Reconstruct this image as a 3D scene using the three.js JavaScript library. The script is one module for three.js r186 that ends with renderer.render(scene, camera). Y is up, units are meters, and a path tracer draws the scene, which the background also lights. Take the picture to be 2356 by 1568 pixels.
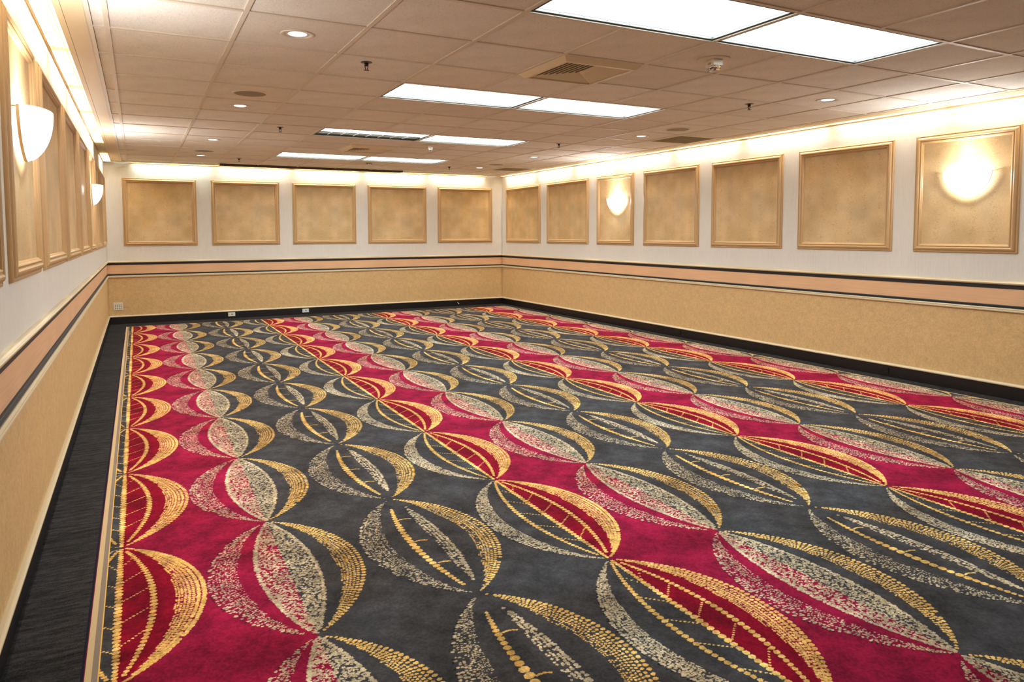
import * as THREE from 'three';
import { mergeGeometries } from 'three/addons/utils/BufferGeometryUtils.js';
import { RectAreaLightUniformsLib } from 'three/addons/lights/RectAreaLightUniformsLib.js';
import { TextGeometry } from 'three/addons/geometries/TextGeometry.js';
import { FontLoader } from 'three/addons/loaders/FontLoader.js';

// ------------------------------------------------------------------ camera, exposure, light levels
const scene = new THREE.Scene();
scene.background = new THREE.Color(0x000000);
const camera = new THREE.PerspectiveCamera(2 * Math.atan(784 / 1629.39) * 180 / Math.PI, 2356 / 1568, 0.05, 60);
camera.position.set(0.1054, 1.3644, 3.7191);
camera.rotation.set(-0.0627, -0.4804, -0.003, 'YXZ');
camera.setViewOffset(2356, 1568, 10.85, 145.61, 2356, 1568);   // the lens is shifted so that uprights stay nearly upright
scene.add(camera);
const renderer = new THREE.WebGLRenderer({ antialias: true });
renderer.toneMapping = THREE.LinearToneMapping;
renderer.toneMappingExposure = 1.12;
renderer.shadowMap.enabled = true;
RectAreaLightUniformsLib.init();
const LEVEL = { troffer: 15, cove: 165, sconce: 0.55, sconceUp: 1.7, down: 2.2 };
const TINT = { troffer: [0.80, 0.95, 1.0], cove: [1.0, 0.965, 0.90], coolCove: [0.80, 0.95, 1.0], sconce: [0.98, 0.99, 1.0], down: [0.97, 0.98, 1.0] };

// ------------------------------------------------------------------ sizes (metres; floor y = 0)
const H = 2.446, XL = -0.32, XR = 6.38, ZB = -8.53, ZF = 5.2, S = 0.61;
const PANEL_TOP = 2.219, PANEL_BOTTOM = 1.186;
const ROWS_FROM = -4, ROWS_TO = 13;

// ------------------------------------------------------------------ helpers
function rng(seed) { let a = seed >>> 0; return () => { a |= 0; a = a + 0x6D2B79F5 | 0; let t = Math.imul(a ^ a >>> 15, 1 | a); t = t + Math.imul(t ^ t >>> 7, 61 | t) ^ t; return ((t ^ t >>> 14) >>> 0) / 4294967296; }; }
const taken = new Map();
function numbered(name) { const n = taken.get(name) ?? 0; taken.set(name, n + 1); return n ? `${name}_${String(n).padStart(3, '0')}` : name; }
function tag(o, label, category, group, kind) {
  if (label) o.userData.label = label;
  if (category) o.userData.category = category;
  if (group) o.userData.group = group;
  if (kind) o.userData.kind = kind;
  return o;
}
function thing(name, label, category, [x, y, z] = [0, 0, 0], turn = 0, group) {
  const o = new THREE.Group(); o.name = numbered(name); o.position.set(x, y, z); o.rotation.y = turn; scene.add(o);
  return tag(o, label, category, group);
}
function structure(name, label, position = [0, 0, 0]) { const o = new THREE.Group(); o.name = name; o.position.set(...position); scene.add(o); return tag(o, label, null, null, 'structure'); }
function part(name, geometry, material, parent, position, turn) {
  const m = new THREE.Mesh(geometry, material); m.name = name; parent.add(m);
  if (position) m.position.set(...position);
  if (turn) m.rotation.set(...turn);
  return m;
}
// texture coordinates in metres, by the way each face points
function metres(geometry, shift = [0, 0, 0]) {
  const g = geometry.index ? geometry.toNonIndexed() : geometry;
  const p = g.attributes.position, uv = new Float32Array(p.count * 2);
  const a = new THREE.Vector3(), b = new THREE.Vector3(), c = new THREE.Vector3(), n = new THREE.Vector3();
  for (let i = 0; i < p.count; i += 3) {
    a.fromBufferAttribute(p, i); b.fromBufferAttribute(p, i + 1); c.fromBufferAttribute(p, i + 2);
    n.copy(b).sub(a).cross(c.clone().sub(a));
    const ax = Math.abs(n.x), ay = Math.abs(n.y), az = Math.abs(n.z);
    [a, b, c].forEach((v, k) => {
      const x = v.x + shift[0], y = v.y + shift[1], z = v.z + shift[2];
      const [s, t] = ax >= ay && ax >= az ? [z, y] : ay >= az ? [x, z] : [x, y];
      uv[(i + k) * 2] = s; uv[(i + k) * 2 + 1] = t;
    });
  }
  g.setAttribute('uv', new THREE.BufferAttribute(uv, 2));
  return g;
}
const box = (x0, x1, y0, y1, z0, z1) => metres(new THREE.BoxGeometry(x1 - x0, y1 - y0, z1 - z0).translate((x0 + x1) / 2, (y0 + y1) / 2, (z0 + z1) / 2));
const boxAt = (w, h, d, x = 0, y = 0, z = 0) => metres(new THREE.BoxGeometry(w, h, d).translate(x, y, z));
const flat = (g) => { const n = g.index ? g.toNonIndexed() : g; for (const k of Object.keys(n.attributes)) if (!['position', 'normal', 'uv'].includes(k)) n.deleteAttribute(k); return n; };
const join = (list) => mergeGeometries(list.map(flat));
// a closed profile [[across, out], ...] swept along x from 0 to length; miter cuts each end back by "across"
function sweep(profile, length, miter = false) {
  const v = [], n = profile.length;
  const at = (i, end) => { const [u, h] = profile[i % n]; return [end ? length - (miter ? u : 0) : (miter ? u : 0), u, h]; };
  for (let i = 0; i < n; i++) {
    const a = at(i, 0), b = at(i + 1, 0), c = at(i + 1, 1), d = at(i, 1);
    v.push(...a, ...b, ...c, ...a, ...c, ...d);
  }
  const shape = THREE.ShapeUtils.triangulateShape(profile.map(([x, y]) => new THREE.Vector2(x, y)), []);
  for (const [i, j, k] of shape) { v.push(...at(i, 0), ...at(k, 0), ...at(j, 0), ...at(i, 1), ...at(j, 1), ...at(k, 1)); }
  const g = new THREE.BufferGeometry(); g.setAttribute('position', new THREE.Float32BufferAttribute(v, 3));
  g.computeVertexNormals();
  return g;
}
function lathe(points, segments = 40) { return flat(new THREE.LatheGeometry(points.map(([r, y]) => new THREE.Vector2(r, y)), segments)); }

// ------------------------------------------------------------------ procedural textures
function periodicNoise(cellsX, cellsY, seed) {
  const r = rng(seed), g = Float32Array.from({ length: cellsX * cellsY }, () => r());
  return (u, v) => {
    const x = u * cellsX, y = v * cellsY, i = Math.floor(x), j = Math.floor(y), fx = x - i, fy = y - j, sx = fx * fx * (3 - 2 * fx), sy = fy * fy * (3 - 2 * fy);
    const at = (a, b) => g[((b % cellsY + cellsY) % cellsY) * cellsX + (a % cellsX + cellsX) % cellsX];
    return (at(i, j) * (1 - sx) + at(i + 1, j) * sx) * (1 - sy) + (at(i, j + 1) * (1 - sx) + at(i + 1, j + 1) * sx) * sy;
  };
}
function texture(w, h, fill, { size = [1, 1], color = true } = {}) {
  const d = new Uint8Array(w * h * 4);
  for (let y = 0; y < h; y++) for (let x = 0; x < w; x++) {
    const c = fill(x / w, y / h, x, y), o = (y * w + x) * 4;
    d[o] = Math.max(0, Math.min(255, c[0])); d[o + 1] = Math.max(0, Math.min(255, c[1])); d[o + 2] = Math.max(0, Math.min(255, c[2])); d[o + 3] = 255;
  }
  const t = new THREE.DataTexture(d, w, h); t.wrapS = t.wrapT = THREE.RepeatWrapping; t.magFilter = THREE.LinearFilter; t.minFilter = THREE.LinearMipmapLinearFilter; t.generateMipmaps = true;
  if (color) t.colorSpace = THREE.SRGBColorSpace;
  t.repeat.set(1 / size[0], 1 / size[1]); t.needsUpdate = true;
  return t;
}
const mat = (o) => new THREE.MeshStandardMaterial({ roughness: 0.8, ...o });
const grey = (v) => [v, v, v];

// carpet: round-dot stipple in chains of pointed leaves; one repeat is three leaves wide (1.82 m) and one leaf long (1.08 m)
const CARPET = { w: 1.82, p: 1.08, z0: 0.27 };
function carpetTexture() {
  const W = 1720, HT = 2042, k = W / CARPET.w, r = rng(77), P = CARPET.p; let row = 0;   // two leaves long, so that no two neighbours repeat dot for dot
  const canvas = document.createElement('canvas'); canvas.width = W; canvas.height = HT;
  const c = canvas.getContext('2d');
  const RED = '#861735', DEEP = '#7c0d22', DARK = '#3f3d3e', GOLD = ['#dfb265', '#d8aa5c', '#e5bb70', '#d0a156'], SAND = ['#bca989', '#b29f80', '#c6b393', '#a89778'];
  c.fillStyle = DARK; c.fillRect(0, 0, W, HT);
  c.fillStyle = RED; c.fillRect(0, 0, CARPET.w / 3 * k, HT);
  const leaf = (hw, t) => { const L = P / 2, R = (L * L + hw * hw) / (2 * hw), y = (t - 0.5) * P; return Math.max(0, Math.sqrt(Math.max(0, R * R - y * y)) - (R - hw)); };
  const dot = (x, t, d, colors, squash = 1) => {
    const y = (t + row) * P; c.fillStyle = colors[Math.floor(r() * colors.length)];
    const rx = d / 2 * k * (0.95 + r() * 0.2), ry = d / 2 * k * squash * (0.88 + r() * 0.16), a = (r() - 0.5) * 0.5;
    for (const ox of [0, -W, W]) for (const oy of [0, -HT, HT]) {
      const px = x * k + ox, py = y * k + oy;
      if (px < -rx - 2 || px > W + rx + 2 || py < -ry - 2 || py > HT + ry + 2) continue;
      c.beginPath(); c.ellipse(px, py, rx, ry, a, 0, Math.PI * 2); c.fill();
    }
  };
  const fillLeaf = (cx, hw, side, color) => {
    c.fillStyle = color; c.beginPath(); c.moveTo(cx * k, row * P * k);
    for (let i = 0; i <= 60; i++) c.lineTo((cx + side * leaf(hw, i / 60)) * k, (i / 60 + row) * P * k);
    c.closePath(); c.fill();
  };
  // follow a curve x(t), a dot every "pitch"
  const along = (fx, t0, t1, size, pitch, colors, jitter = 0, keep = 1) => {
    let t = t0;
    while (t < t1) {
      const d = size(t), x = fx(t), slope = (fx(Math.min(1, t + 0.004)) - fx(Math.max(0, t - 0.004))) / (0.008 * P);
      if (r() < keep) dot(x + (r() - 0.5) * jitter * d, t + (r() - 0.5) * jitter * d / P, d, colors);
      t += d * pitch / (P * Math.sqrt(1 + slope * slope));
    }
  };
  // a crescent between two leaves: rows of dots, large on the outer edge and smaller inwards
  const crescent = (cx, side, outer, inner, colors, loose) => {
    const rows = loose ? [0.0175, 0.0145, 0.0130, 0.0120, 0.0112, 0.0105, 0.0100, 0.0095, 0.009, 0.0085, 0.008] : [0.0225, 0.0185, 0.0160, 0.0140, 0.0125, 0.0110, 0.0098, 0.0088]; let off = 0;
    rows.forEach((d0, i) => {
      const mid = off + d0 / 2;
      const exists = (t) => leaf(outer, t) - leaf(inner, t) > off + d0 * 0.55;
      let t = 0.012 + r() * 0.01;
      while (t < 0.99) {
        const band = leaf(outer, t) - leaf(inner, t), squeeze = Math.min(1, 0.55 + band / 0.11 * 0.45), fx = (q) => leaf(outer, q) - mid * squeeze;
        const d = d0 * (0.62 + 0.38 * Math.min(1, band / 0.09));
        const slope = (fx(Math.min(1, t + 0.004)) - fx(Math.max(0, t - 0.004))) / (0.008 * P);
        const edge = i > rows.length - 4 ? 0.72 : 1;
        if (exists(t) && r() < (loose ? 0.78 : 0.99) * edge) {
          const dd = loose ? d * (0.52 + r() * 0.48) : d * (0.78 + r() * 0.1), j = loose ? 0.42 : 0.12;
          if (loose && i === 0 && r() < 0.5) dot(cx + side * (fx(t) + d * 0.55), t + d * 0.3 / P, d * 0.5, ['#232327']);
          dot(cx + side * (fx(t) + (r() - 0.5) * j * d), t + (r() - 0.5) * j * d / P, dd, colors, loose ? 0.85 : 0.92);
        }
        t += d * (loose ? 0.95 : 1.04) / (P * Math.sqrt(1 + slope * slope));
      }
      off += d0 * (loose ? 0.95 : 1.0);
    });
  };
  const scatter = (cx, lo, hi, t0, t1, count, size, colors) => {
    for (let i = 0; i < count; i++) {
      const t = t0 + (t1 - t0) * r(), a = lo(t), b = hi(t); if (b - a < 0.004 || r() > (b - a) / 0.245 + 0.12) continue;
      dot(cx + a + (b - a) * r(), t, size * (0.5 + r() * 0.75), colors, 0.85);
    }
  };
  const g1 = CARPET.w / 3, e1 = 2 * CARPET.w / 3;
  for (row = 0; row < 2; row++) {
  for (const s of [0, CARPET.w]) {                                  // leaf with a gold spine on the edge of dark and red
    fillLeaf(s, 0.2, 1, DEEP);
    crescent(s, 1, 0.303, 0.19, GOLD, false);
    crescent(s, -1, 0.303, 0.205, SAND, true);
    along((t) => s + leaf(0.117, t), 0.05, 0.95, (t) => 0.014 + 0.011 * Math.sin(Math.PI * t), 1.08, GOLD);
    along((t) => s - leaf(0.112, t), 0.03, 0.95, (t) => 0.013 + 0.011 * Math.sin(Math.PI * t), 1.1, GOLD);
    along(() => s, 0.02, 0.99, (t) => 0.017 + 0.010 * Math.sin(Math.PI * t), 1.02, GOLD);
    for (const t of [0.2, 0.34, 0.49, 0.64, 0.79]) for (const side of [-1, 1]) {
      const w = leaf(0.112, t - 0.08);
      for (let q = 0.16; q < 0.95; q += 0.011 / Math.max(0.03, w)) dot(s + side * w * q, t - 0.085 * q + (side < 0 ? 0.03 : 0), 0.0095, GOLD, 0.9);
    }
  }
  // leaf filled with sand dots on the edge of red and dark
  crescent(g1, -1, 0.305, 0.185, SAND, true);
  crescent(g1, 1, 0.300, 0.19, GOLD, false);
  scatter(g1, (t) => -leaf(0.122, t), (t) => leaf(0.122, t), 0.01, 0.99, 3900, 0.0095, SAND);
  along((t) => g1 - leaf(0.112, t), 0.03, 0.97, () => 0.0165, 1.04, SAND, 0.3);
  along((t) => g1 + leaf(0.112, t), 0.03, 0.97, () => 0.0145, 1.0, SAND, 0.4);
  // eye on the dark band
  crescent(e1, -1, 0.285, 0.165, SAND, true);
  crescent(e1, 1, 0.298, 0.17, GOLD, false);
  along((t) => e1 - leaf(0.076, t), 0.13, 0.92, (t) => 0.013 + 0.021 * Math.sin(Math.PI * (t - 0.08) / 0.9), 1.03, GOLD);
  along((t) => e1 + leaf(0.08, t), 0.13, 0.9, () => 0.016, 0.95, SAND, 0.4, 0.9);
  along((t) => e1 + leaf(0.062, t), 0.17, 0.87, () => 0.0135, 0.95, SAND, 0.5, 0.85);
  along((t) => e1 + leaf(0.045, t), 0.2, 0.85, () => 0.012, 0.95, SAND, 0.5, 0.8);
  along((t) => e1 + leaf(0.03, t), 0.3, 0.8, () => 0.011, 1.0, SAND, 0.6, 0.7);
  for (const t of [0.26, 0.5, 0.72]) for (let q = 0; q < 1; q += 0.16) dot(e1 - leaf(0.076, t) + 0.02 + q * 0.05, t - 0.012 * q + 0.02 * q * q, 0.012, GOLD, 0.8);
  }
  // pile: fine tufts and uneven dye
  const img = c.getImageData(0, 0, W, HT), src = img.data.slice(), n1 = periodicNoise(22, 26, 5), n2 = periodicNoise(70, 84, 6), n3 = periodicNoise(260, 310, 7), n4 = periodicNoise(7, 8, 8), rr = rng(9);
  const wx = periodicNoise(573, 680, 10), wy = periodicNoise(573, 680, 11);
  for (let y = 0; y < HT; y++) for (let x = 0; x < W; x++) {
    const u = x / W, v = y / HT, o = (y * W + x) * 4;
    const sx = (Math.round(x + (wx(u, v) - 0.5) * 4.6) + W) % W, sy = (Math.round(y + (wy(u, v) - 0.5) * 4) + HT) % HT, so = (sy * W + sx) * 4;   // tufts fray the edges of the dots
    const w = n4(u, v) - 0.5, m = 0.54 + 0.30 * n1(u, v) + 0.16 * n2(u, v) + 0.22 * n3(u, v) + 0.24 * (w + 0.5) + 0.24 * (rr() - 0.5);
    for (let q = 0; q < 3; q++) img.data[o + q] = Math.max(0, Math.min(255, src[so + q] * m * (1 + (q - 1) * 0.07 * w)));
  }
  c.putImageData(img, 0, 0);
  const t = new THREE.CanvasTexture(canvas); t.wrapS = t.wrapT = THREE.RepeatWrapping; t.colorSpace = THREE.SRGBColorSpace; t.anisotropy = 16;
  return t;
}
const pile = texture(512, 512, (u, v, x, y) => grey(128 + 110 * (pileR() - 0.5)), { size: [0.5, 0.5], color: false });
function pileR() { pileR.r ??= rng(3); return pileR.r(); }
const carpetField = new THREE.MeshPhysicalMaterial({ map: carpetTexture(), roughness: 0.96, specularIntensity: 0.1 });
const darkNoise = [periodicNoise(12, 90, 21), periodicNoise(40, 200, 22), periodicNoise(5, 6, 23)], dr = rng(24);
const borderDark = new THREE.MeshPhysicalMaterial({ map: texture(512, 512, (u, v) => { const m = 0.5 + 0.36 * darkNoise[0](u, v) + 0.36 * darkNoise[1](u, v) + 0.14 * darkNoise[2](u, v) + 0.5 * (dr() - 0.5); return [49 * m, 47 * m, 47 * m]; }, { size: [1.1, 1.1] }), roughness: 0.97, specularIntensity: 0.1, bumpMap: pile, bumpScale: 0.0015 });
const stripe = (hex) => new THREE.MeshPhysicalMaterial({ color: hex, roughness: 0.96, specularIntensity: 0.1, bumpMap: pile, bumpScale: 0.001 });
const stripeSand = stripe('#bfa67c'), stripeTaupe = stripe('#86776a'), stripeGold = stripe('#dcae52'), stripeRed = stripe('#70152b'), stripeNavy = stripe('#1d1d29');

// wall and ceiling stuffs
const wn = [periodicNoise(110, 6, 31), periodicNoise(320, 30, 32), periodicNoise(6, 5, 33)], wr = rng(34);
const wallcovering = mat({ map: texture(512, 512, (u, v) => { const m = 0.96 + 0.028 * wn[0](u, v) + 0.026 * wn[1](u, v) + 0.02 * wn[2](u, v) + 0.02 * (wr() - 0.5); return [229 * m, 222 * m, 210 * m]; }, { size: [0.55, 0.55] }), roughness: 0.75 });
const fn = [periodicNoise(60, 60, 41), periodicNoise(16, 16, 42), periodicNoise(170, 90, 43)], fr = rng(44);
const wainscotMat = mat({ map: texture(512, 512, (u, v) => { const f = fn[2](u, v), m = 0.91 + 0.08 * fn[0](u, v) + 0.05 * fn[1](u, v) + (f > 0.78 ? -0.055 : f < 0.16 ? 0.04 : 0) + 0.03 * (fr() - 0.5); return [220 * m, 183 * m, 126 * m]; }, { size: [0.6, 0.6] }), roughness: 0.62 });
const bandMat = mat({ map: texture(256, 256, (u, v) => { const m = 0.94 + 0.06 * wn[0](v, u) + 0.05 * wn[2](u, v); return [232 * m, 184 * m, 140 * m]; }, { size: [1.3, 0.5] }), roughness: 0.5 });
// tan panel cloth: soft mottling and upright rows of short rust dashes
function clothTexture(seed) {
  const W = 512, r = rng(seed), a = periodicNoise(5, 5, seed + 1), b = periodicNoise(11, 11, seed + 2), d = periodicNoise(120, 120, seed + 3);
  const canvas = document.createElement('canvas'); canvas.width = canvas.height = W; const c = canvas.getContext('2d');
  const img = c.createImageData(W, W);
  for (let y = 0; y < W; y++) for (let x = 0; x < W; x++) {
    const u = x / W, v = y / W, m = 0.86 + 0.13 * a(u, v) + 0.07 * b(u, v) + 0.05 * d(u, v), o = (y * W + x) * 4;
    img.data[o] = 216 * m; img.data[o + 1] = 184 * m + 6 * (a(v, u) - 0.5); img.data[o + 2] = 134 * m + 16 * (a(v, u) - 0.5); img.data[o + 3] = 255;
  }
  c.putImageData(img, 0, 0);
  for (let col = 0; col < 6; col++) for (let i = 0; i < 330; i++) {
    const x = (col + 0.5) * W / 6 + (r() + r() - 1) * 25, y = r() * W; if (Math.sin(y / W * Math.PI * 2 * 9 + col) < -0.75 && r() < 0.7) continue;
    c.fillStyle = `rgba(${160 + r() * 20}, ${104 + r() * 18}, 52, ${0.22 + 0.4 * r()})`; c.fillRect(x, y, 2 + r() * 4, 1 + r() * 1.2);
  }
  const t = new THREE.CanvasTexture(canvas); t.wrapS = t.wrapT = THREE.RepeatWrapping; t.colorSpace = THREE.SRGBColorSpace; t.repeat.set(1 / 0.94, 1 / 0.94); return t;
}
const cloths = [51, 61, 71].map((s) => mat({ map: clothTexture(s), roughness: 0.55 }));
const frameMat = mat({ color: '#c19c6c', roughness: 0.38 });
const railMat = mat({ color: '#d8c5a0', roughness: 0.36 });
const blackStrip = mat({ color: '#141418', roughness: 0.45 });
const bumperMat = mat({ color: '#20242a', roughness: 0.5 });
const baseMat = mat({ color: '#0e0a0b', roughness: 0.42 });
const tr = rng(81), tn = [periodicNoise(200, 200, 82), periodicNoise(110, 110, 83), periodicNoise(6, 6, 84)];
const tileMap = (stain) => texture(512, 512, (u, v) => {
  const f = tn[0](u, v) + 0.6 * tn[1](u, v); let m = 0.955 + 0.03 * tn[2](u, v) + 0.05 * (tr() - 0.5) + (f > 1.12 ? -0.08 : f < 0.45 ? 0.03 : 0);
  if (stain) { const d = Math.hypot(u - 0.38, (v - 0.47) * 1.2); m *= d < 0.05 + 0.03 * tn[1](u * 0.5, v * 0.5) ? 0.55 : 1; }
  return [248 * m, 244 * m, 237 * m];
}, { size: [S, S] });
const tileBump = texture(256, 256, (u, v) => grey(60 + 150 * tn[0](u, v) * tn[1](u, v)), { size: [S, S], color: false });
const plainTileMap = tileMap(false);
const tileMats = ['#ffffff', '#fbf8f4', '#fffdf9', '#f7f4f0'].map((h) => mat({ map: plainTileMap, color: h, roughness: 0.92, bumpMap: tileBump, bumpScale: 0.0006 }));
const stainedTile = mat({ map: tileMap(true), roughness: 0.92, bumpMap: tileBump, bumpScale: 0.0006 });
const gridMat = mat({ color: '#e2d8c8', roughness: 0.5 });
const soffitMat = mat({ color: '#e0cba6', roughness: 0.5 });
const plenumMat = mat({ color: '#3a3632', roughness: 0.95 });
const whiteMetal = mat({ color: '#e6dccb', roughness: 0.42 });
const ventMat = mat({ color: '#ecdcbd', roughness: 0.45 });
const chrome = mat({ color: '#7d7468', roughness: 0.3, metalness: 0.9 });
const brass = mat({ color: '#b98c4a', roughness: 0.3, metalness: 0.8 });
const ivory = mat({ color: '#e9e2cf', roughness: 0.4 });
const holeBlack = mat({ color: '#15130f', roughness: 0.7 });
const goldLouver = mat({ color: '#ecdca6', roughness: 0.35 });
const coveInside = mat({ color: '#ece0c4', roughness: 0.6 });
const glow = (rgb, e) => new THREE.MeshStandardMaterial({ color: 0xffffff, roughness: 0.6, emissive: new THREE.Color().setRGB(...rgb), emissiveIntensity: e });
const rgb = (a) => new THREE.Color().setRGB(...a);

// ------------------------------------------------------------------ the shell
const floor = structure('floor', 'carpeted floor with a red and charcoal leaf pattern inside a plain dark border');
const FIELD = { x0: -0.043, x1: 6.19, z0: -8.1, z1: ZF };
part('slab', box(XL - 0.15, XR + 0.15, -0.2, -0.012, ZB - 0.15, ZF + 0.15), plenumMat, floor);
{
  const g = box(FIELD.x0, FIELD.x1, -0.012, 0, FIELD.z0, FIELD.z1), uv = g.attributes.uv, p = g.attributes.position;
  for (let i = 0; i < uv.count; i++) uv.setXY(i, p.getX(i) / CARPET.w, -(p.getZ(i) - CARPET.z0) / (2 * CARPET.p));
  tag(part('carpet_field', g, carpetField, floor), 'red and charcoal carpet with gold and sand dotted leaves');
}
for (const [name, m, x0, x1] of [['gold_stripe', stripeGold, -0.047, -0.043], ['taupe_stripe', stripeTaupe, -0.064, -0.047], ['sand_stripe', stripeSand, -0.083, -0.064], ['red_stripe', stripeRed, -0.086, -0.083], ['navy_stripe', stripeNavy, -0.094, -0.086]])
  part(name, box(x0, x1, -0.012, 0, FIELD.z0, ZF), m, floor);
part('carpet_border', box(XL, -0.094, -0.012, 0, ZB, ZF), borderDark, floor);
part('carpet_border', box(FIELD.x1 + 0.018, XR, -0.012, 0, ZB, ZF), borderDark, floor);
part('carpet_border', box(-0.094, FIELD.x1 + 0.018, -0.012, 0, ZB, FIELD.z0 - 0.01), borderDark, floor);
part('sand_stripe', box(FIELD.x1, FIELD.x1 + 0.018, -0.012, 0, FIELD.z0, ZF), stripeSand, floor);
part('sand_stripe', box(-0.094, FIELD.x1 + 0.018, -0.012, 0, FIELD.z0 - 0.01, FIELD.z0), stripeSand, floor);

function wall(name, label, make) {
  const w = structure(name, label);
  for (const [n, m, y0, y1] of [['wainscot', wainscotMat, -0.1, 0.725], ['accent_band', bandMat, 0.725, 0.945], ['wallcovering', wallcovering, 0.945, H + 0.42]]) part(n, make(y0, y1), m, w);
}
wall('wall_left', 'left wall with cream wallcovering above a tan wainscot', (a, b) => box(XL - 0.15, XL, a, b, ZB, ZF));
wall('wall_right', 'right wall with cream wallcovering above a tan wainscot', (a, b) => box(XR, XR + 0.15, a, b, ZB, ZF));
wall('wall_back', 'far wall with cream wallcovering above a tan wainscot', (a, b) => box(XL - 0.15, XR + 0.15, a, b, ZB - 0.15, ZB));
wall('wall_front', 'wall behind the viewer with cream wallcovering', (a, b) => box(XL - 0.15, XR + 0.15, a, b, ZF, ZF + 0.15));

// rails run along every wall: [first point, direction, length, turn]
const runs = {
  left: { at: [XL, ZF], turn: Math.PI / 2, length: ZF - ZB },
  back: { at: [XL, ZB], turn: 0, length: XR - XL },
  right: { at: [XR, ZB], turn: -Math.PI / 2, length: ZF - ZB },
};
// profiles: [height, out from the wall]
const chairRail = [[0.931, 0], [0.931, 0.012], [0.934, 0.02], [0.94, 0.025], [0.947, 0.026], [0.953, 0.021], [0.957, 0.013], [0.963, 0.010], [0.963, 0]];
const lowerRail = [[0.711, 0], [0.711, 0.02], [0.715, 0.024], [0.722, 0.024], [0.727, 0.021], [0.734, 0.024], [0.739, 0.022], [0.742, 0.016], [0.742, 0]];
const upperGroove = [[0.899, 0], [0.899, 0.004], [0.931, 0.004], [0.931, 0]];
const bumper = [[0.742, 0], [0.742, 0.010], [0.746, 0.014], [0.750, 0.014], [0.753, 0.010], [0.756, 0.014], [0.760, 0.013], [0.763, 0.009], [0.764, 0]];
const baseCap = [[0.106, 0], [0.106, 0.018], [0.11, 0.022], [0.118, 0.022], [0.124, 0.018], [0.131, 0.014], [0.131, 0]];
const base = [[0, 0], [0, 0.010], [0.106, 0.010], [0.106, 0]];
let trimCount = 0;
for (const [side, run] of Object.entries(runs)) {
  const place = (name, profile, m, label) => {
    const g = sweep(profile, run.length), o = new THREE.Mesh(metres(g), m); o.name = name;   // sweep: x along, y up, z out
    o.position.set(run.at[0], 0, run.at[1]); o.rotation.y = run.turn; scene.add(o); return tag(o, label, null, null, 'structure');
  };
  const where = side === 'back' ? 'far wall' : `${side} wall`;
  place(`trim_${++trimCount}`, chairRail, railMat, `cream chair rail along the ${where}`);
  place(`trim_${++trimCount}`, upperGroove, blackStrip, `black strip under the chair rail of the ${where}`);
  place(`trim_${++trimCount}`, bumper, bumperMat, `thin black ribbed strip above the lower rail of the ${where}`);
  place(`trim_${++trimCount}`, lowerRail, railMat, `cream lower rail along the ${where}`);
  place(`trim_${++trimCount}`, baseCap, railMat, `cream cap moulding above the baseboard of the ${where}`);
  place(`baseboard_${side}`, base, baseMat, `black baseboard along the ${where}`);
}

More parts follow.
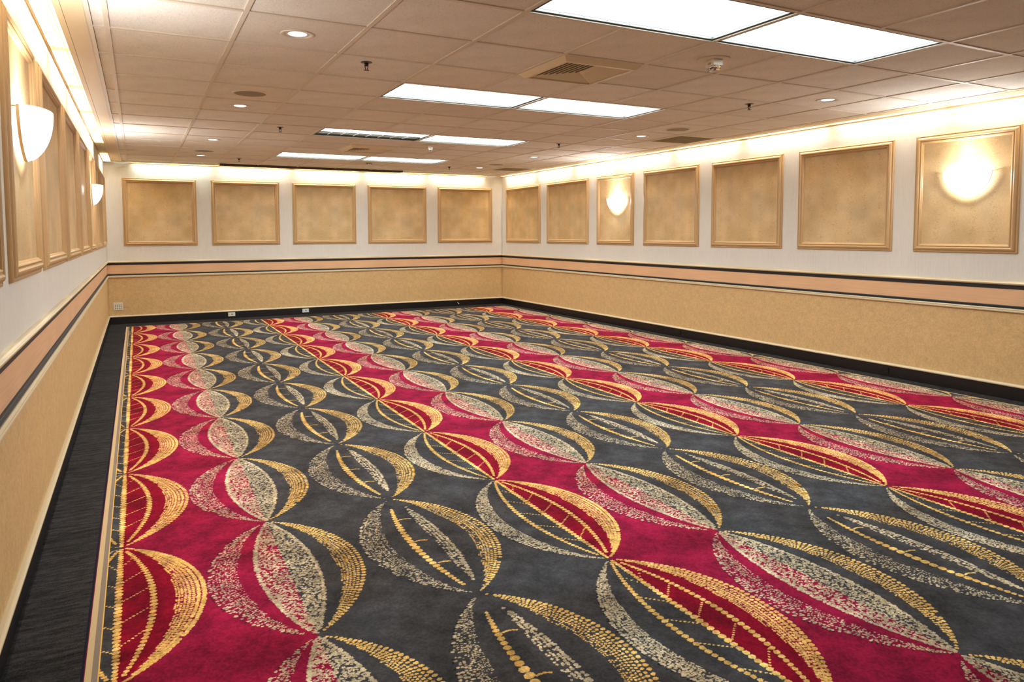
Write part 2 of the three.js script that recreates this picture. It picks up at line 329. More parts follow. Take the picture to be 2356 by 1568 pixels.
// ------------------------------------------------------------------ ceiling: grid bars and lay-in tiles
const ceiling = structure('ceiling', 'suspended ceiling of white lay-in tiles in a metal grid');
const cx = (L) => L * S, cz = (r) => -r * S;
const used = new Map();                                              // cells taken by fittings
for (const r of [-2, 2, 6, 10]) for (const L of [3, 4, 5, 6]) used.set(`${L},${r}`, 'light');
for (const k of ['4,0', '4,8', '9,4', '9,11']) used.set(k, 'fitting');
part('roof_slab', box(XL - 0.15, XR + 0.15, H + 0.42, H + 0.57, ZB - 0.15, ZF + 0.15), plenumMat, ceiling);
{
  const tile = boxAt(S - 0.012, 0.015, S - 0.012), zEnd = -8.27, rt = rng(91), CASE = [-8.112, -8.228];   // the screen case leaves a gap in the last row
  for (let r = ROWS_FROM; r <= ROWS_TO; r++) for (let L = 0; L < 10; L++) {
    if (used.has(`${L},${r}`)) continue;
    const m = L === 6 && r === -3 ? stainedTile : tileMats[Math.floor(rt() * 4)];
    if (r === 13) { const end = L >= 2 && L <= 6 ? CASE[0] : zEnd; part('ceiling_tile', boxAt(S - 0.012, 0.015, cz(13) - end - 0.012), m, ceiling, [cx(L + 0.5), H + 0.0135, (cz(13) + end) / 2]); }
    else part('ceiling_tile', tile, m, ceiling, [cx(L + 0.5), H + 0.0135 + (rt() - 0.5) * 0.0015, cz(r + 0.5)], [(rt() - 0.5) * 0.002, 0, (rt() - 0.5) * 0.002]);
  }
  const edgeTile = boxAt(0.06, 0.015, S - 0.012);
  for (let r = ROWS_FROM; r <= ROWS_TO; r++) part('ceiling_tile', r === 13 ? boxAt(0.06, 0.015, 0.33) : edgeTile, tileMats[r & 3], ceiling, [-0.034, H + 0.0135, r === 13 ? -8.1 : cz(r + 0.5)]);
  part('ceiling_panel', box(-0.064, 6.1, H + 0.006, H + 0.021, -ROWS_FROM * S, ZF), tileMats[0], ceiling);
  const zFront = -ROWS_FROM * S;
  for (let L = 0; L <= 10; L++) {
    const cuts = L === 4 || L === 6 ? [zFront, ...[-2, 2, 6, 10].flatMap((r) => [cz(r) - 0.012, cz(r + 1) + 0.012]), CASE[0]] : [zFront, L === 3 || L === 5 ? CASE[0] : zEnd];   // runners stop at the light panels
    for (let i = 0; i < cuts.length; i += 2) part('main_runner', boxAt(0.0238, 0.006, cuts[i] - cuts[i + 1], cx(L), H + 0.003, (cuts[i] + cuts[i + 1]) / 2), gridMat, ceiling);
  }
  const tee = boxAt(S - 0.024, 0.006, 0.0238);
  for (let r = ROWS_FROM; r <= 13; r++) for (let L = 0; L < 10; L++) {
    part('cross_tee', tee, gridMat, ceiling, [cx(L + 0.5), H + 0.0032, cz(r)]);
  }
  for (let r = ROWS_FROM; r <= 13; r++) part('cross_tee', boxAt(0.06, 0.006, 0.0238), gridMat, ceiling, [-0.04, H + 0.0032, cz(r)]);
  part('case_margin', box(cx(2), cx(7), H + 0.002, H + 0.018, zEnd, CASE[1]), tileMats[0], ceiling);
  // wall angles and soffits on three sides
  part('wall_angle', box(-0.09, -0.066, H - 0.001, H + 0.006, zEnd, ZF), gridMat, ceiling);
  part('wall_angle', box(6.112, 6.136, H - 0.001, H + 0.006, zEnd, ZF), gridMat, ceiling);
  part('wall_angle', box(-0.09, 6.136, H - 0.001, H + 0.006, zEnd - 0.024, zEnd), gridMat, ceiling);
  part('soffit', box(-0.182, -0.09, H - 0.003, H + 0.022, ZB + 0.25, ZF), soffitMat, ceiling);
  part('soffit_edge', box(-0.212, -0.184, H - 0.003, H + 0.022, ZB + 0.12, ZF), soffitMat, ceiling);
  part('soffit', box(6.136, 6.24, H - 0.003, H + 0.022, ZB + 0.25, ZF), soffitMat, ceiling);
  part('soffit_edge', box(6.242, 6.27, H - 0.003, H + 0.022, ZB + 0.12, ZF), soffitMat, ceiling);
  part('soffit', box(-0.182, 6.24, H - 0.003, H + 0.022, ZB + 0.152, ZB + 0.236), soffitMat, ceiling);
  part('soffit_edge', box(-0.212, 6.27, H - 0.003, H + 0.022, ZB + 0.12, ZB + 0.15), soffitMat, ceiling);
  // corner fills of the cove slot
  part('soffit_corner', box(XL, -0.212, H - 0.003, H + 0.022, ZB, ZB + 0.12), soffitMat, ceiling);
  part('soffit_corner', box(6.27, XR, H - 0.003, H + 0.022, ZB, ZB + 0.12), soffitMat, ceiling);
}

// ------------------------------------------------------------------ cove lights: gold eggcrate louver under a fluorescent tube
const COVE_W = 0.10, UNIT = 1.2;
function louverGeometry(length) {
  const list = [], h = 0.010;
  for (let i = 0; i <= 5; i++) list.push(boxAt(length, h, 0.0014, 0, 0, (i / 5 - 0.5) * (COVE_W - 0.006)));
  const n = Math.round(length / 0.02);
  for (let i = 0; i <= n; i++) list.push(boxAt(0.0012, h, COVE_W - 0.006, (i / n - 0.5) * length, 0, 0));
  return join(list);
}
const louverUnit = louverGeometry(UNIT - 0.012);
const tubeUnit = flat(new THREE.CylinderGeometry(0.0128, 0.0128, UNIT - 0.13, 14)).rotateZ(Math.PI / 2);
const tubeGlow = glow(TINT.cove, 3.2), tubeCool = glow(TINT.coolCove, 3.2), tubeDead = mat({ color: '#e8e4da', roughness: 0.4 });
const coveEnd = boxAt(0.012, 0.10, COVE_W), coveTop = boxAt(UNIT, 0.006, COVE_W), coveSide = boxAt(UNIT, 0.094, 0.004), stripMat = mat({ color: '#c9a67e', roughness: 0.5 });
const wallStrip = boxAt(UNIT, 0.014, 0.009);
// local frame: x along the wall, z out of the wall (the slot runs z = 0.005 .. 0.105)
function coveLight(x, z, turn, label, group, state = 'warm') {
  const t = thing('cove_light', label, 'light', [x, H, z], turn, group), mid = 0.009 + COVE_W / 2;
  tag(part('louver', louverUnit, goldLouver, t, [0, 0.004, mid]), 'gold eggcrate louver', null, null, 'stuff');
  part('tube', tubeUnit, state === 'dead' ? tubeDead : state === 'cool' ? tubeCool : tubeGlow, t, [0, 0.066, mid - 0.004]);
  part('housing_top', coveTop, coveInside, t, [0, 0.106, mid]);
  part('housing_side', coveSide, coveInside, t, [0, 0.058, mid + COVE_W / 2]);
  part('lamp_holder', boxAt(0.03, 0.04, 0.03), whiteMetal, t, [-UNIT / 2 + 0.025, 0.066, mid - 0.004]);
  part('lamp_holder', boxAt(0.03, 0.04, 0.03), whiteMetal, t, [UNIT / 2 - 0.025, 0.066, mid - 0.004]);
  part('wall_strip', wallStrip, stripMat, t, [0, 0.002, 0.0045]);
  if (state !== 'dead') {
    const l = new THREE.RectAreaLight(rgb(state === 'cool' ? TINT.coolCove : TINT.cove), LEVEL.cove, UNIT - 0.13, 0.026); l.name = 'tube_light';
    l.position.set(0, 0.051, mid - 0.008); l.rotation.x = -Math.PI / 2 - 0.35; t.add(l);   // faces down and a little towards the wall
  }
}
const ordinal = ['first', 'second', 'third', 'fourth', 'fifth', 'sixth', 'seventh', 'eighth', 'ninth', 'tenth'];
for (let i = 0; i < 8; i++) {
  const zc = -8.38 + UNIT * (i + 0.5);
  coveLight(XL, zc, Math.PI / 2, i === 1 ? 'unlit louvered cove light above the left wall, second from the far corner' : `lit gold louvered cove light above the left wall, ${ordinal[i]} from the far corner`, 'cove lights along the left wall', i === 1 ? 'dead' : 'warm');
  coveLight(XR, zc, -Math.PI / 2, `lit gold louvered cove light above the right wall, ${ordinal[i]} from the far corner`, 'cove lights along the right wall');
}
for (let i = 0; i < 5; i++) coveLight(0.03 + UNIT * (i + 0.5), ZB, 0, i ? `lit gold louvered cove light above the far wall, ${ordinal[i]} from the left` : 'cool white cove light at the left end above the far wall', 'cove lights along the far wall', i ? 'warm' : 'cool');

// ------------------------------------------------------------------ framed wall panels
const mould = [[0, 0], [0, 0.010], [0.004, 0.015], [0.010, 0.016], [0.014, 0.012], [0.016, 0.013], [0.022, 0.022], [0.030, 0.027], [0.038, 0.028], [0.045, 0.025], [0.050, 0.020], [0.052, 0.0225], [0.057, 0.0245], [0.062, 0.0225], [0.065, 0.017], [0.070, 0.014], [0.073, 0.009], [0.073, 0]];
const mouldCache = new Map();
const mouldOf = (length) => { const k = length.toFixed(3); if (!mouldCache.has(k)) mouldCache.set(k, metres(sweep(mould, length, true))); return mouldCache.get(k); };
const boardCache = new Map();
function wallPanel(x, z, turn, width, label, group, cloth) {
  const h = PANEL_TOP - PANEL_BOTTOM, t = thing('wall_panel', label, 'panel', [x, PANEL_BOTTOM, z], turn, group);   // x along the wall from the panel's centre, y up, z out
  const k = width.toFixed(3); if (!boardCache.has(k)) boardCache.set(k, boxAt(width - 0.13, h - 0.13, 0.006, 0, h / 2, 0.003));
  part('cloth_board', boardCache.get(k), cloths[cloth % 3], t);
  part('moulding', mouldOf(width), frameMat, t, [-width / 2, 0, 0]);
  part('moulding', mouldOf(width), frameMat, t, [width / 2, h, 0], [0, 0, Math.PI]);
  part('moulding', mouldOf(h), frameMat, t, [width / 2, 0, 0], [0, 0, Math.PI / 2]);
  part('moulding', mouldOf(h), frameMat, t, [-width / 2, h, 0], [0, 0, -Math.PI / 2]);
}
const backPanels = [[-0.08, 0.951], [1.165, 2.214], [2.425, 3.506], [3.72, 4.817], [5.04, 6.16]];
backPanels.forEach(([a, b], i) => wallPanel((a + b) / 2, ZB, 0, b - a, `tan framed panel on the far wall, ${ordinal[i]} from the left`, 'framed panels on the far wall', i));
const sidePanels = [[-8.347, -7.048], [-6.825, -5.548], [-5.323, -4.409], [-4.193, -3.091], [-2.871, -1.789], [-1.58, -0.509], [-0.301, 0.567], [0.79, 1.85]];
sidePanels.forEach(([a, b], i) => {
  const has = i === 2 || i === 6 ? 'holding a sconce ' : '';
  if (i < 7) wallPanel(XR, (a + b) / 2, -Math.PI / 2, b - a, `tan framed panel ${has}on the right wall, ${ordinal[i]} from the far corner`, 'framed panels on the right wall', i + 1);
  wallPanel(XL, (a + b) / 2, Math.PI / 2, b - a, `tan framed panel ${has}on the left wall, ${ordinal[i]} from the far corner`, 'framed panels on the left wall', i + 2);
});

// ------------------------------------------------------------------ half-bowl sconces
const bowlProfile = (v) => Math.pow(Math.max(0, 1 - Math.pow(v, 2.1)), 0.62);
function bowlShell(hw, depth, height, out, inset) {
  const A = 36, V = 22, pos = [], idx = [];
  const at = (a, v, s) => { const p = bowlProfile(v), ang = Math.PI * a / A; return [Math.cos(ang) * (hw - s) * p, -v * (height - s), out + Math.sin(ang) * (depth - s) * p]; };
  for (const s of [0, inset]) for (let j = 0; j <= V; j++) for (let i = 0; i <= A; i++) pos.push(...at(i, j / V, s));
  const id = (s, i, j) => s * (A + 1) * (V + 1) + j * (A + 1) + i;
  for (let j = 0; j < V; j++) for (let i = 0; i < A; i++) {
    idx.push(id(0, i, j), id(0, i + 1, j), id(0, i, j + 1), id(0, i + 1, j), id(0, i + 1, j + 1), id(0, i, j + 1));
    idx.push(id(1, i, j), id(1, i, j + 1), id(1, i + 1, j), id(1, i + 1, j), id(1, i, j + 1), id(1, i + 1, j + 1));
  }
  for (let i = 0; i < A; i++) idx.push(id(0, i, 0), id(1, i, 0), id(0, i + 1, 0), id(0, i + 1, 0), id(1, i, 0), id(1, i + 1, 0));
  for (let j = 0; j < V; j++) for (const i of [0, A]) idx.push(id(0, i, j), id(0, i, j + 1), id(1, i, j), id(1, i, j), id(0, i, j + 1), id(1, i, j + 1));
  const g = new THREE.BufferGeometry(); g.setAttribute('position', new THREE.Float32BufferAttribute(pos, 3)); g.setIndex(idx); g.computeVertexNormals(); return g;
}
function rimBand(hw, height, z0, z1, thick) {
  const n = 48, pts = [];
  for (let i = 0; i <= n; i++) { const s = i / n * 2 - 1, v = 1 - Math.pow(Math.abs(s), 1.6); pts.push([Math.sign(s) * hw * bowlProfile(v), -v * height]); }
  const list = [];
  for (let i = 0; i < n; i++) {
    const [x0, y0] = pts[i], [x1, y1] = pts[i + 1], len = Math.hypot(x1 - x0, y1 - y0); if (len < 1e-6) continue;
    const b = new THREE.BoxGeometry(len + thick * 0.4, thick, z1 - z0); b.rotateZ(Math.atan2(y1 - y0, x1 - x0)); b.translate((x0 + x1) / 2, (y0 + y1) / 2, (z0 + z1) / 2); list.push(metres(b));
  }
  return join(list);
}
const SC = { hw: 0.197, depth: 0.095, height: 0.205 };
const bowlGeometry = bowlShell(SC.hw, SC.depth, SC.height, 0.026, 0.004), rimGeometry = rimBand(SC.hw - 0.001, SC.height, 0.015, 0.026, 0.003);
const bowlGlass = new THREE.MeshStandardMaterial({ color: 0xffffff, roughness: 0.3, emissive: rgb([1, 0.985, 0.96]), emissiveIntensity: 1.6 });
const rimMat = mat({ color: '#e3cba4', roughness: 0.4 });
const bulbGlow = glow(TINT.sconce, 4);
function sconce(x, z, turn, label, proud) {
  const t = thing('wall_sconce', label, 'sconce', [x, 1.872, z], turn, 'half bowl wall sconces');
  part('glass_bowl', bowlGeometry, bowlGlass, t, [0, 0, proud]);
  part('rim', rimGeometry, rimMat, t, [0, 0, proud]);
  part('wall_plate', boxAt(0.13, 0.12, 0.014, 0, -0.075, 0.007 + proud), whiteMetal, t);
  const bulb = part('bulb', flat(new THREE.SphereGeometry(0.022, 16, 12)), bulbGlow, t, [0, -0.045, proud + 0.062]);
  for (const s of [-1, 1]) part('brass_pin', flat(new THREE.CylinderGeometry(0.003, 0.003, 0.02, 8)).rotateX(Math.PI / 2), brass, t, [s * (SC.hw - 0.006), -0.006, proud + 0.008]);
  const up = new THREE.SpotLight(rgb(TINT.sconce), LEVEL.sconceUp, 0, 1.2, 0.8); up.name = 'open_top_light'; up.shadow.radius = 2; up.position.set(0, 0.004, proud + 0.085); up.target.position.set(0, 1, proud + 0.55); t.add(up); t.add(up.target);   // the bowl is open at the top
  const l = new THREE.PointLight(rgb(TINT.sconce), LEVEL.sconce); l.name = 'bulb_light'; l.shadow.radius = 1; l.position.copy(bulb.position); t.add(l);
}
sconce(XR, 0.165, -Math.PI / 2, 'glowing half bowl sconce nearest the viewer on the right wall', 0.006);
sconce(XR, -4.80, -Math.PI / 2, 'glowing half bowl sconce on the right wall nearer the far corner', 0.006);
sconce(XL, 0.165, Math.PI / 2, 'glowing half bowl sconce nearest the viewer on the left wall', 0.006);
sconce(XL, -4.80, Math.PI / 2, 'glowing half bowl sconce farther away on the left wall', 0.006);

// ------------------------------------------------------------------ ceiling troffers
const trofferPan = (() => { const w = 2 * S - 0.03, d = S - 0.03, h = 0.08, list = [boxAt(w, 0.004, d, 0, h, 0)]; for (const s of [-1, 1]) { list.push(boxAt(w, h, 0.004, 0, h / 2, s * d / 2)); list.push(boxAt(0.004, h, d, s * w / 2, h / 2, 0)); } return join(list); })();
const panMat = mat({ color: '#3a3a38', roughness: 0.6 });
const lensFrame = (() => { const w = 2 * S - 0.045, d = S - 0.045, list = []; for (const s of [-1, 1]) { list.push(boxAt(w, 0.012, 0.012, 0, 0, s * (d / 2 - 0.006))); list.push(boxAt(0.012, 0.012, d - 0.024, s * (w / 2 - 0.006), 0, 0)); } return join(list); })();
const lensW = 2 * S - 0.07, lensD = S - 0.07;
const ribX = boxAt(lensW, 0.0012, 0.006), ribZ = boxAt(0.006, 0.0012, lensD);
const lensGlow = glow([0.93, 0.985, 1.0], 1.25), lensDim = mat({ color: '#8fb0b4', roughness: 0.4 }), ribMat = glow([0.93, 0.985, 1.0], 0.5);
const darkFrame = mat({ color: '#4a4742', roughness: 0.5 });
function troffer(L, r, label, halfLit) {
  const t = thing('ceiling_light', label, 'light', [cx(L + 1), H, cz(r + 0.5)], 0, 'two by four ceiling light panels');
  part('pan', trofferPan, panMat, t, [0, 0.006, 0]);
  part('lens_frame', lensFrame, darkFrame, t, [0, 0.012, 0]);
  const lit = halfLit ? 0.62 : 1, d = lensD * lit;
  const lens = part('lens', boxAt(lensW, 0.004, d), lensGlow, t, [0, 0.021, (lensD - d) / 2]);
  if (halfLit) part('unlit_lens', boxAt(lensW, 0.004, lensD - d), lensDim, t, [0, 0.021, -d / 2]);
  for (let i = 1; i < 4; i++) part('rib', ribX, ribMat, t, [0, 0.0165, (i / 4 - 0.5) * lensD]);
  for (let i = 1; i < 8; i++) part('rib', ribZ, ribMat, t, [(i / 8 - 0.5) * lensW, 0.0165, 0]);
  const l = new THREE.RectAreaLight(rgb(TINT.troffer), LEVEL.troffer, lensW, d); l.name = 'lens_light'; l.position.set(0, 0.0182, (lensD - d) / 2); l.rotation.x = -Math.PI / 2; t.add(l);
}
const pairName = ['nearest', 'second nearest', 'third nearest', 'farthest'];
[-2, 2, 6, 10].forEach((r, i) => { troffer(3, r, `${i === 2 ? 'partly dark' : 'glowing'} ceiling light panel, left of the ${pairName[i]} pair`, i === 2); troffer(5, r, `glowing ceiling light panel, right of the ${pairName[i]} pair`, false); });

// ------------------------------------------------------------------ recessed downlights, speakers, sprinklers
const ringGeometry = lathe([[0.069, 0.006], [0.069, -0.002], [0.086, -0.004], [0.090, -0.002], [0.090, 0.003], [0.069, 0.006]]);
const canGeometry = lathe([[0.069, 0.005], [0.069, 0.05], [0.0001, 0.05], [0.0001, 0.054], [0.073, 0.054], [0.073, 0.005]]);
const downLens = lathe([[0.0001, -0.004], [0.04, -0.002], [0.069, 0.008], [0.0001, 0.012]], 32), downGlow = glow([1, 0.985, 1], 1.7);
function downlight(L, r, label) {
  const t = thing('downlight', label, 'downlight', [cx(L), H + 0.004, cz(r)], 0, 'round recessed downlights');
  part('trim_ring', ringGeometry, whiteMetal, t); part('can', canGeometry, whiteMetal, t); part('lens', downLens, downGlow, t);
  const l = new THREE.SpotLight(rgb(TINT.down), LEVEL.down, 0, 1.25, 0.7); l.name = 'downlight_beam'; l.shadow.radius = 3; l.position.set(0, -0.012, 0); l.target.position.set(0, -2, 0); t.add(l); t.add(l.target);
}
const fromFar = ['nearest the viewer', 'second from the viewer', 'third from the viewer', 'farthest from the viewer'];
[0.5, 4.5, 8.5, 11.5].forEach((r, i) => { downlight(1.5, r, `round recessed downlight on the left side of the ceiling, ${fromFar[i]}`); downlight(8.5, r, `round recessed downlight on the right side of the ceiling, ${fromFar[i]}`); });
const speakerRing = lathe([[0.118, -0.001], [0.118, -0.006], [0.13, -0.006], [0.134, -0.001], [0.134, 0.004], [0.118, 0.004], [0.118, -0.001]], 48);
const speakerGrille = lathe([[0.0001, -0.006], [0.06, -0.0055], [0.118, -0.003], [0.118, 0.002], [0.0001, 0.002]], 48);
const perforation = texture(128, 128, (u, v) => { const a = (u * 16) % 1 - 0.5, b = (v * 16) % 1 - 0.5; return Math.hypot(a, b) < 0.3 ? [70, 62, 50] : [170, 156, 132]; }, { size: [0.08, 0.08] });
const grilleMat = mat({ map: perforation, roughness: 0.55 });
function speaker(L, r, label) {
  const t = thing('ceiling_speaker', label, 'speaker', [cx(L), H + 0.005, cz(r)], 0, 'round ceiling speakers');
  part('rim', speakerRing, whiteMetal, t); part('grille', metres(speakerGrille.clone()), grilleMat, t);
}
[3.5, 10.5].forEach((r, i) => { for (const [L, side] of [[1.5, 'left'], [8.5, 'right']]) speaker(L, r, `round grey ceiling speaker grille on the ${side} side, ${i ? 'farther' : 'nearer'} one`); });
const sprEscutcheon = lathe([[0.0001, 0], [0.036, 0], [0.036, -0.002], [0.028, -0.005], [0.016, -0.006], [0.0001, -0.006]], 32);
const sprBody = lathe([[0.0001, -0.005], [0.013, -0.005], [0.013, -0.018], [0.008, -0.024], [0.0001, -0.024]], 20);
const sprFrame = join([-1, 1].map((s) => { const b = new THREE.BoxGeometry(0.004, 0.028, 0.005); b.rotateZ(-s * 0.25); b.translate(s * 0.008, -0.034, 0); return metres(b); }));
const sprPlate = (() => { const list = [lathe([[0.0001, -0.048], [0.010, -0.048], [0.010, -0.050], [0.0001, -0.050]], 16)]; for (let i = 0; i < 12; i++) { const b = new THREE.BoxGeometry(0.008, 0.0015, 0.003); b.translate(0.013, -0.049, 0); b.rotateY(i / 12 * Math.PI * 2); list.push(metres(b)); } return join(list); })();
const bronze = mat({ color: '#3d3328', roughness: 0.4, metalness: 0.6 });
function sprinkler(L, r, label) {
  const t = thing('fire_sprinkler', label, 'sprinkler', [cx(L), H + 0.006, cz(r)], 0, 'pendant fire sprinklers');
  part('escutcheon', sprEscutcheon, chrome, t); part('body', sprBody, bronze, t); part('frame', sprFrame, bronze, t); part('deflector', sprPlate, bronze, t);
}
[[2.35, 1.25, 'left', 0], [2.35, 6.3, 'left', 1], [2.36, 11.8, 'left', 2], [7.78, 1.2, 'right', 0], [7.7, 6.1, 'right', 1], [7.65, 11.6, 'right', 2]].forEach(([L, r, side, i]) => sprinkler(L, r, `small dark fire sprinkler on the ${side} side of the ceiling, ${['nearest', 'middle', 'farthest'][i]} one`));

// ------------------------------------------------------------------ fire strobes
const font = await new FontLoader().loadAsync('fonts/droid/droid_sans_bold.typeface.json');
const fireText = new TextGeometry('FIRE', { font, size: 0.0135, depth: 0.0006, curveSegments: 4 }); fireText.computeBoundingBox();
fireText.translate(-(fireText.boundingBox.max.x) / 2, 0, 0);
const strobeLens = new THREE.MeshPhysicalMaterial({ color: 0xffffff, roughness: 0.06, transmission: 1, thickness: 0.01, ior: 1.49 });
const letterMat = mat({ color: '#8a6a4a', roughness: 0.6 });
const strobeCover = lathe([[0.0001, 0], [0.1, 0], [0.1, -0.005], [0.096, -0.009], [0.0001, -0.011]], 48);
function strobe(L, r, label) {
  const t = thing('fire_strobe', label, 'fire alarm', [cx(L), H + 0.006, cz(r)], 0, 'ceiling fire alarm strobes');
  part('cover_plate', strobeCover, whiteMetal, t);
  part('slot', boxAt(0.018, 0.003, 0.004), holeBlack, t, [0.05, -0.0105, -0.06], [0, 0.6, 0]);
  const body = part('body', boxAt(0.062, 0.036, 0.105), whiteMetal, t, [0, -0.029, 0], [0, -0.25, 0]);
  part('lettering', flat(fireText), letterMat, body, [-0.0312, -0.008, 0], [0, -Math.PI / 2, 0]);
  part('lettering', flat(fireText), letterMat, body, [0.0312, -0.008, 0], [0, Math.PI / 2, 0]);
  const shape = new THREE.Shape([[-0.045, 0], [0.045, 0], [0.045, -0.012], [0.034, -0.028], [-0.034, -0.028], [-0.045, -0.012]].map(([x, y]) => new THREE.Vector2(x, y)));
  const lens = flat(new THREE.ExtrudeGeometry(shape, { depth: 0.046, bevelEnabled: false })).translate(0, 0, -0.023).rotateY(Math.PI / 2);
  part('lens', lens, strobeLens, t, [0, -0.0475, 0], [0, -0.25, 0]);
  part('flash_tube', boxAt(0.008, 0.01, 0.05), chrome, t, [0, -0.056, 0], [0, -0.25, 0]);
}
strobe(5.5, -0.5, 'white ceiling fire strobe marked FIRE beside the nearest light panels');
strobe(5.5, 7.5, 'white ceiling fire strobe beyond the third pair of light panels');
{
  const t = thing('smoke_detector', 'small white smoke detector just beyond the farthest light panels', 'smoke detector', [cx(5.4), H + 0.006, cz(11.45)]);
  part('base', lathe([[0.0001, 0], [0.055, 0], [0.055, -0.012], [0.0001, -0.012]], 32), ivory, t);
  part('cap', lathe([[0.0001, -0.012], [0.046, -0.014], [0.042, -0.034], [0.02, -0.04], [0.0001, -0.04]], 32), ivory, t);
  for (let i = 0; i < 8; i++) { const a = i / 8 * Math.PI * 2; part('vent_slot', boxAt(0.004, 0.010, 0.022), holeBlack, t, [Math.cos(a) * 0.0435, -0.024, Math.sin(a) * 0.0435], [0, -a, 0]); }
}

// ------------------------------------------------------------------ air supply diffusers (three-way blades) and return grilles
const diffuserFrame = (() => {
  const o = S / 2 - 0.008, i = 0.245, y0 = 0.0, y1 = -0.030, list = [];
  for (let k = 0; k < 4; k++) {
    const g = new THREE.BufferGeometry(), p = [[-o, y0, o], [o, y0, o], [i + 0.02, y1, i + 0.02], [-i - 0.02, y1, i + 0.02], [-i, y1, i], [i, y1, i], [i, y0, i], [-i, y0, i]], v = [];
    for (const q of [[0, 1, 2, 3], [3, 2, 5, 4], [4, 5, 6, 7], [7, 6, 1, 0]]) v.push(...p[q[0]], ...p[q[2]], ...p[q[1]], ...p[q[0]], ...p[q[3]], ...p[q[2]]);
    g.setAttribute('position', new THREE.Float32BufferAttribute(v, 3)); g.computeVertexNormals(); g.rotateY(k * Math.PI / 2); list.push(metres(g));
  }
  return join(list);
})();
// an open sheet-metal duct above the blades
const ductGeometry = (() => { const w = 0.5, h = 0.34, list = [boxAt(w, 0.004, w, 0, h, 0)]; for (const s of [-1, 1]) { list.push(boxAt(w, h, 0.004, 0, h / 2, s * w / 2)); list.push(boxAt(0.004, h, w, s * w / 2, h / 2, 0)); } return join(list); })();
const galvanized = mat({ color: '#85837e', roughness: 0.55, metalness: 0.4 });
function diffuser(L, r, label) {
  const t = thing('air_diffuser', label, 'air vent', [cx(L + 0.5), H, cz(r + 0.5)], 0, 'square supply air diffusers');
  part('frame', diffuserFrame, ventMat, t);
  part('duct', ductGeometry, galvanized, t);
  const n = 8, step = 0.245 / n;
  for (const side of [-1, 1]) for (let k = 0; k < n; k++) {                 // blades along z, cut off by the far triangle
    const x = side * (k + 0.45) * step, z1 = 0.243, z0 = -Math.abs(x), len = z1 - z0;
    part('blade', boxAt(0.0022, side > 0 ? 0.021 : 0.024, len), ventMat, t, [x, -0.014, (z0 + z1) / 2], [0, 0, side * 0.72]);
  }
  for (let k = 1; k < n; k++) { const z = -(k + 0.45) * step; part('blade', boxAt(-2 * z, 0.021, 0.0022), ventMat, t, [0, -0.014, z], [0.85, 0, 0]); }
}
diffuser(4, 0, 'square louvered air diffuser beyond the nearest pair of ceiling lights');
diffuser(4, 8, 'square louvered air diffuser between the two farthest pairs of ceiling lights');
const grilleFrame = (() => { const o = S / 2 - 0.012, w = 0.03, list = []; for (const s of [-1, 1]) { list.push(boxAt(2 * o, 0.010, w, 0, -0.002, s * (o - w / 2))); list.push(boxAt(w, 0.010, 2 * o - 2 * w, s * (o - w / 2), -0.002, 0)); } return join(list); })();
const grilleCore = (() => { const list = [], o = S / 2 - 0.042, n = 40; for (let i = 0; i <= n; i++) { list.push(boxAt(2 * o, 0.010, 0.0016, 0, 0.003, (i / n * 2 - 1) * o)); list.push(boxAt(0.0016, 0.010, 2 * o, (i / n * 2 - 1) * o, 0.003, 0)); } return join(list); })();
const grilleCoreMat = mat({ color: '#a8946c', roughness: 0.5 }), grilleBack = mat({ color: '#6e6245', roughness: 0.8 });
function returnGrille(L, r, label) {
  const t = thing('return_grille', label, 'air vent', [cx(L + 0.5), H + 0.004, cz(r + 0.5)], 0, 'square return air grilles');
  part('frame', grilleFrame, whiteMetal, t); tag(part('eggcrate_core', grilleCore, grilleCoreMat, t), null, null, null, 'stuff'); part('backing', boxAt(S - 0.06, 0.003, S - 0.06, 0, 0.0105, 0), grilleBack, t);
}
returnGrille(9, 4, 'square tan return air grille near the middle of the right wall');
returnGrille(9, 11, 'square tan return air grille in the far right part of the ceiling');

// ------------------------------------------------------------------ ceiling-recessed projection screen case by the far wall
{
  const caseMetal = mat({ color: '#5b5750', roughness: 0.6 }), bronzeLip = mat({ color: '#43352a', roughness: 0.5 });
  const x0 = cx(2.08), x1 = cx(7.0) - 0.04, t = thing('projection_screen_case', 'long dark slot of a recessed projection screen in the ceiling by the far wall', 'screen case', [(x0 + x1) / 2, H, -8.17]), w = x1 - x0;
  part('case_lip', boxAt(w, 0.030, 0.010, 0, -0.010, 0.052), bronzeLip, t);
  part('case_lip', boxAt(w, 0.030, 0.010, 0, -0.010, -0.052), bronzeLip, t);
  part('case_side', boxAt(w, 0.13, 0.003, 0, 0.07, 0.0485), caseMetal, t);
  part('case_side', boxAt(w, 0.13, 0.003, 0, 0.07, -0.0485), caseMetal, t);
  part('case_top', boxAt(w, 0.003, 0.1, 0, 0.136, 0), caseMetal, t);
  part('screen_roll', metres(new THREE.CylinderGeometry(0.03, 0.03, w - 0.08, 20).rotateZ(Math.PI / 2)), caseMetal, t, [0, 0.09, 0]);
  part('weight_bar', boxAt(w - 0.1, 0.02, 0.014, 0, 0.03, 0.0), caseMetal, t);
  for (const s of [-1, 1]) part('end_cap', boxAt(0.03, 0.15, 0.112, s * (w / 2 + 0.012), 0.06, 0), whiteMetal, t);
}

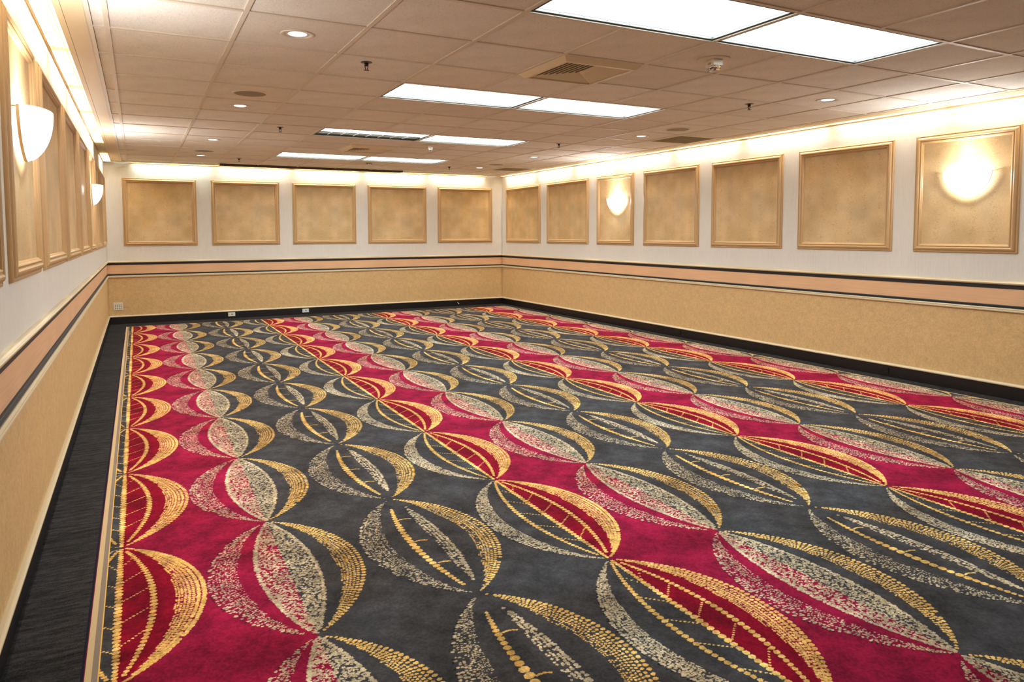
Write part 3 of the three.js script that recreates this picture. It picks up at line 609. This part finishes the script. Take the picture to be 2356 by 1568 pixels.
// ------------------------------------------------------------------ plates on the far wall and the baseboards
{
  const t = thing('jack_plate', 'square ivory jack plate with twelve holes low on the far wall', 'wall plate', [-0.186, 0.274, ZB]);
  part('plate', boxAt(0.125, 0.115, 0.008, 0, 0, 0.004), ivory, t);
  for (let i = 0; i < 4; i++) for (let j = 0; j < 3; j++) part('jack', boxAt(0.011, 0.010, 0.002, (i - 1.5) * 0.025, (1 - j) * 0.025 - 0.008, 0.0086), holeBlack, t);
  const c = thing('cable_tag', 'small pale tag beside the square jack plate', 'tag', [-0.075, 0.258, ZB]);
  part('strip', boxAt(0.075, 0.012, 0.003, 0, 0, 0.0015), mat({ color: '#b4ab96', roughness: 0.5 }), c);
  part('loop', metres(new THREE.TorusGeometry(0.006, 0.0015, 8, 16)), chrome, c, [-0.045, 0, 0.003]);
}
function outlet(x, z, turn, y, m, dark, label, group) {
  const t = thing('wall_outlet', label, 'outlet', [x, y, z], turn, group);
  part('plate', boxAt(0.108, 0.062, 0.007, 0, 0, 0.0135), m, t);
  if (dark) { part('socket', boxAt(0.033, 0.028, 0.003, -0.02, 0, 0.018), m, t); part('socket', boxAt(0.033, 0.028, 0.003, 0.02, 0, 0.018), m, t); }
  else { part('jack', flat(new THREE.CylinderGeometry(0.009, 0.009, 0.006, 16)).rotateX(Math.PI / 2), dark === null ? chrome : holeBlack, t, [0.004, 0, 0.018]); part('screw', flat(new THREE.CylinderGeometry(0.003, 0.003, 0.003, 10)).rotateX(Math.PI / 2), chrome, t, [-0.042, 0, 0.0175]); }
}
outlet(1.425, ZB, 0, 0.062, ivory, false, 'ivory outlet plate on the far baseboard, left one', 'ivory plates on the far baseboard');
outlet(2.606, ZB, 0, 0.060, mat({ color: '#dcdcd2', roughness: 0.4 }), null, 'pale outlet plate with a round jack on the far baseboard, right one', 'ivory plates on the far baseboard');
outlet(0.62, ZB, 0, 0.06, baseMat, true, 'black outlet on the far baseboard left of the ivory plate', 'black baseboard outlets');
outlet(XR, -3.45, -Math.PI / 2, 0.055, baseMat, true, 'black outlet on the right baseboard near the middle of the wall', 'black baseboard outlets');
outlet(XR, -0.55, -Math.PI / 2, 0.055, baseMat, true, 'black outlet on the right baseboard nearer the viewer', 'black baseboard outlets');
{
  const t = thing('cable_end', 'tiny white cable end sticking out of the far baseboard', 'cable', [5.43, 0.055, ZB + 0.01]);
  part('sleeve', metres(new THREE.CylinderGeometry(0.006, 0.006, 0.035, 10).rotateZ(0.7).translate(0, 0, 0.006)), ivory, t);
  part('plug', boxAt(0.014, 0.016, 0.01, 0.014, -0.014, 0.006), ivory, t);
}

// ------------------------------------------------------------------ shadows and the picture
scene.traverse((o) => {
  if (o.isMesh) { o.castShadow = true; o.receiveShadow = true; }
  if (o.isLight && !o.isRectAreaLight) { o.castShadow = true; o.shadow.mapSize.set(512, 512); }
});
renderer.render(scene, camera);
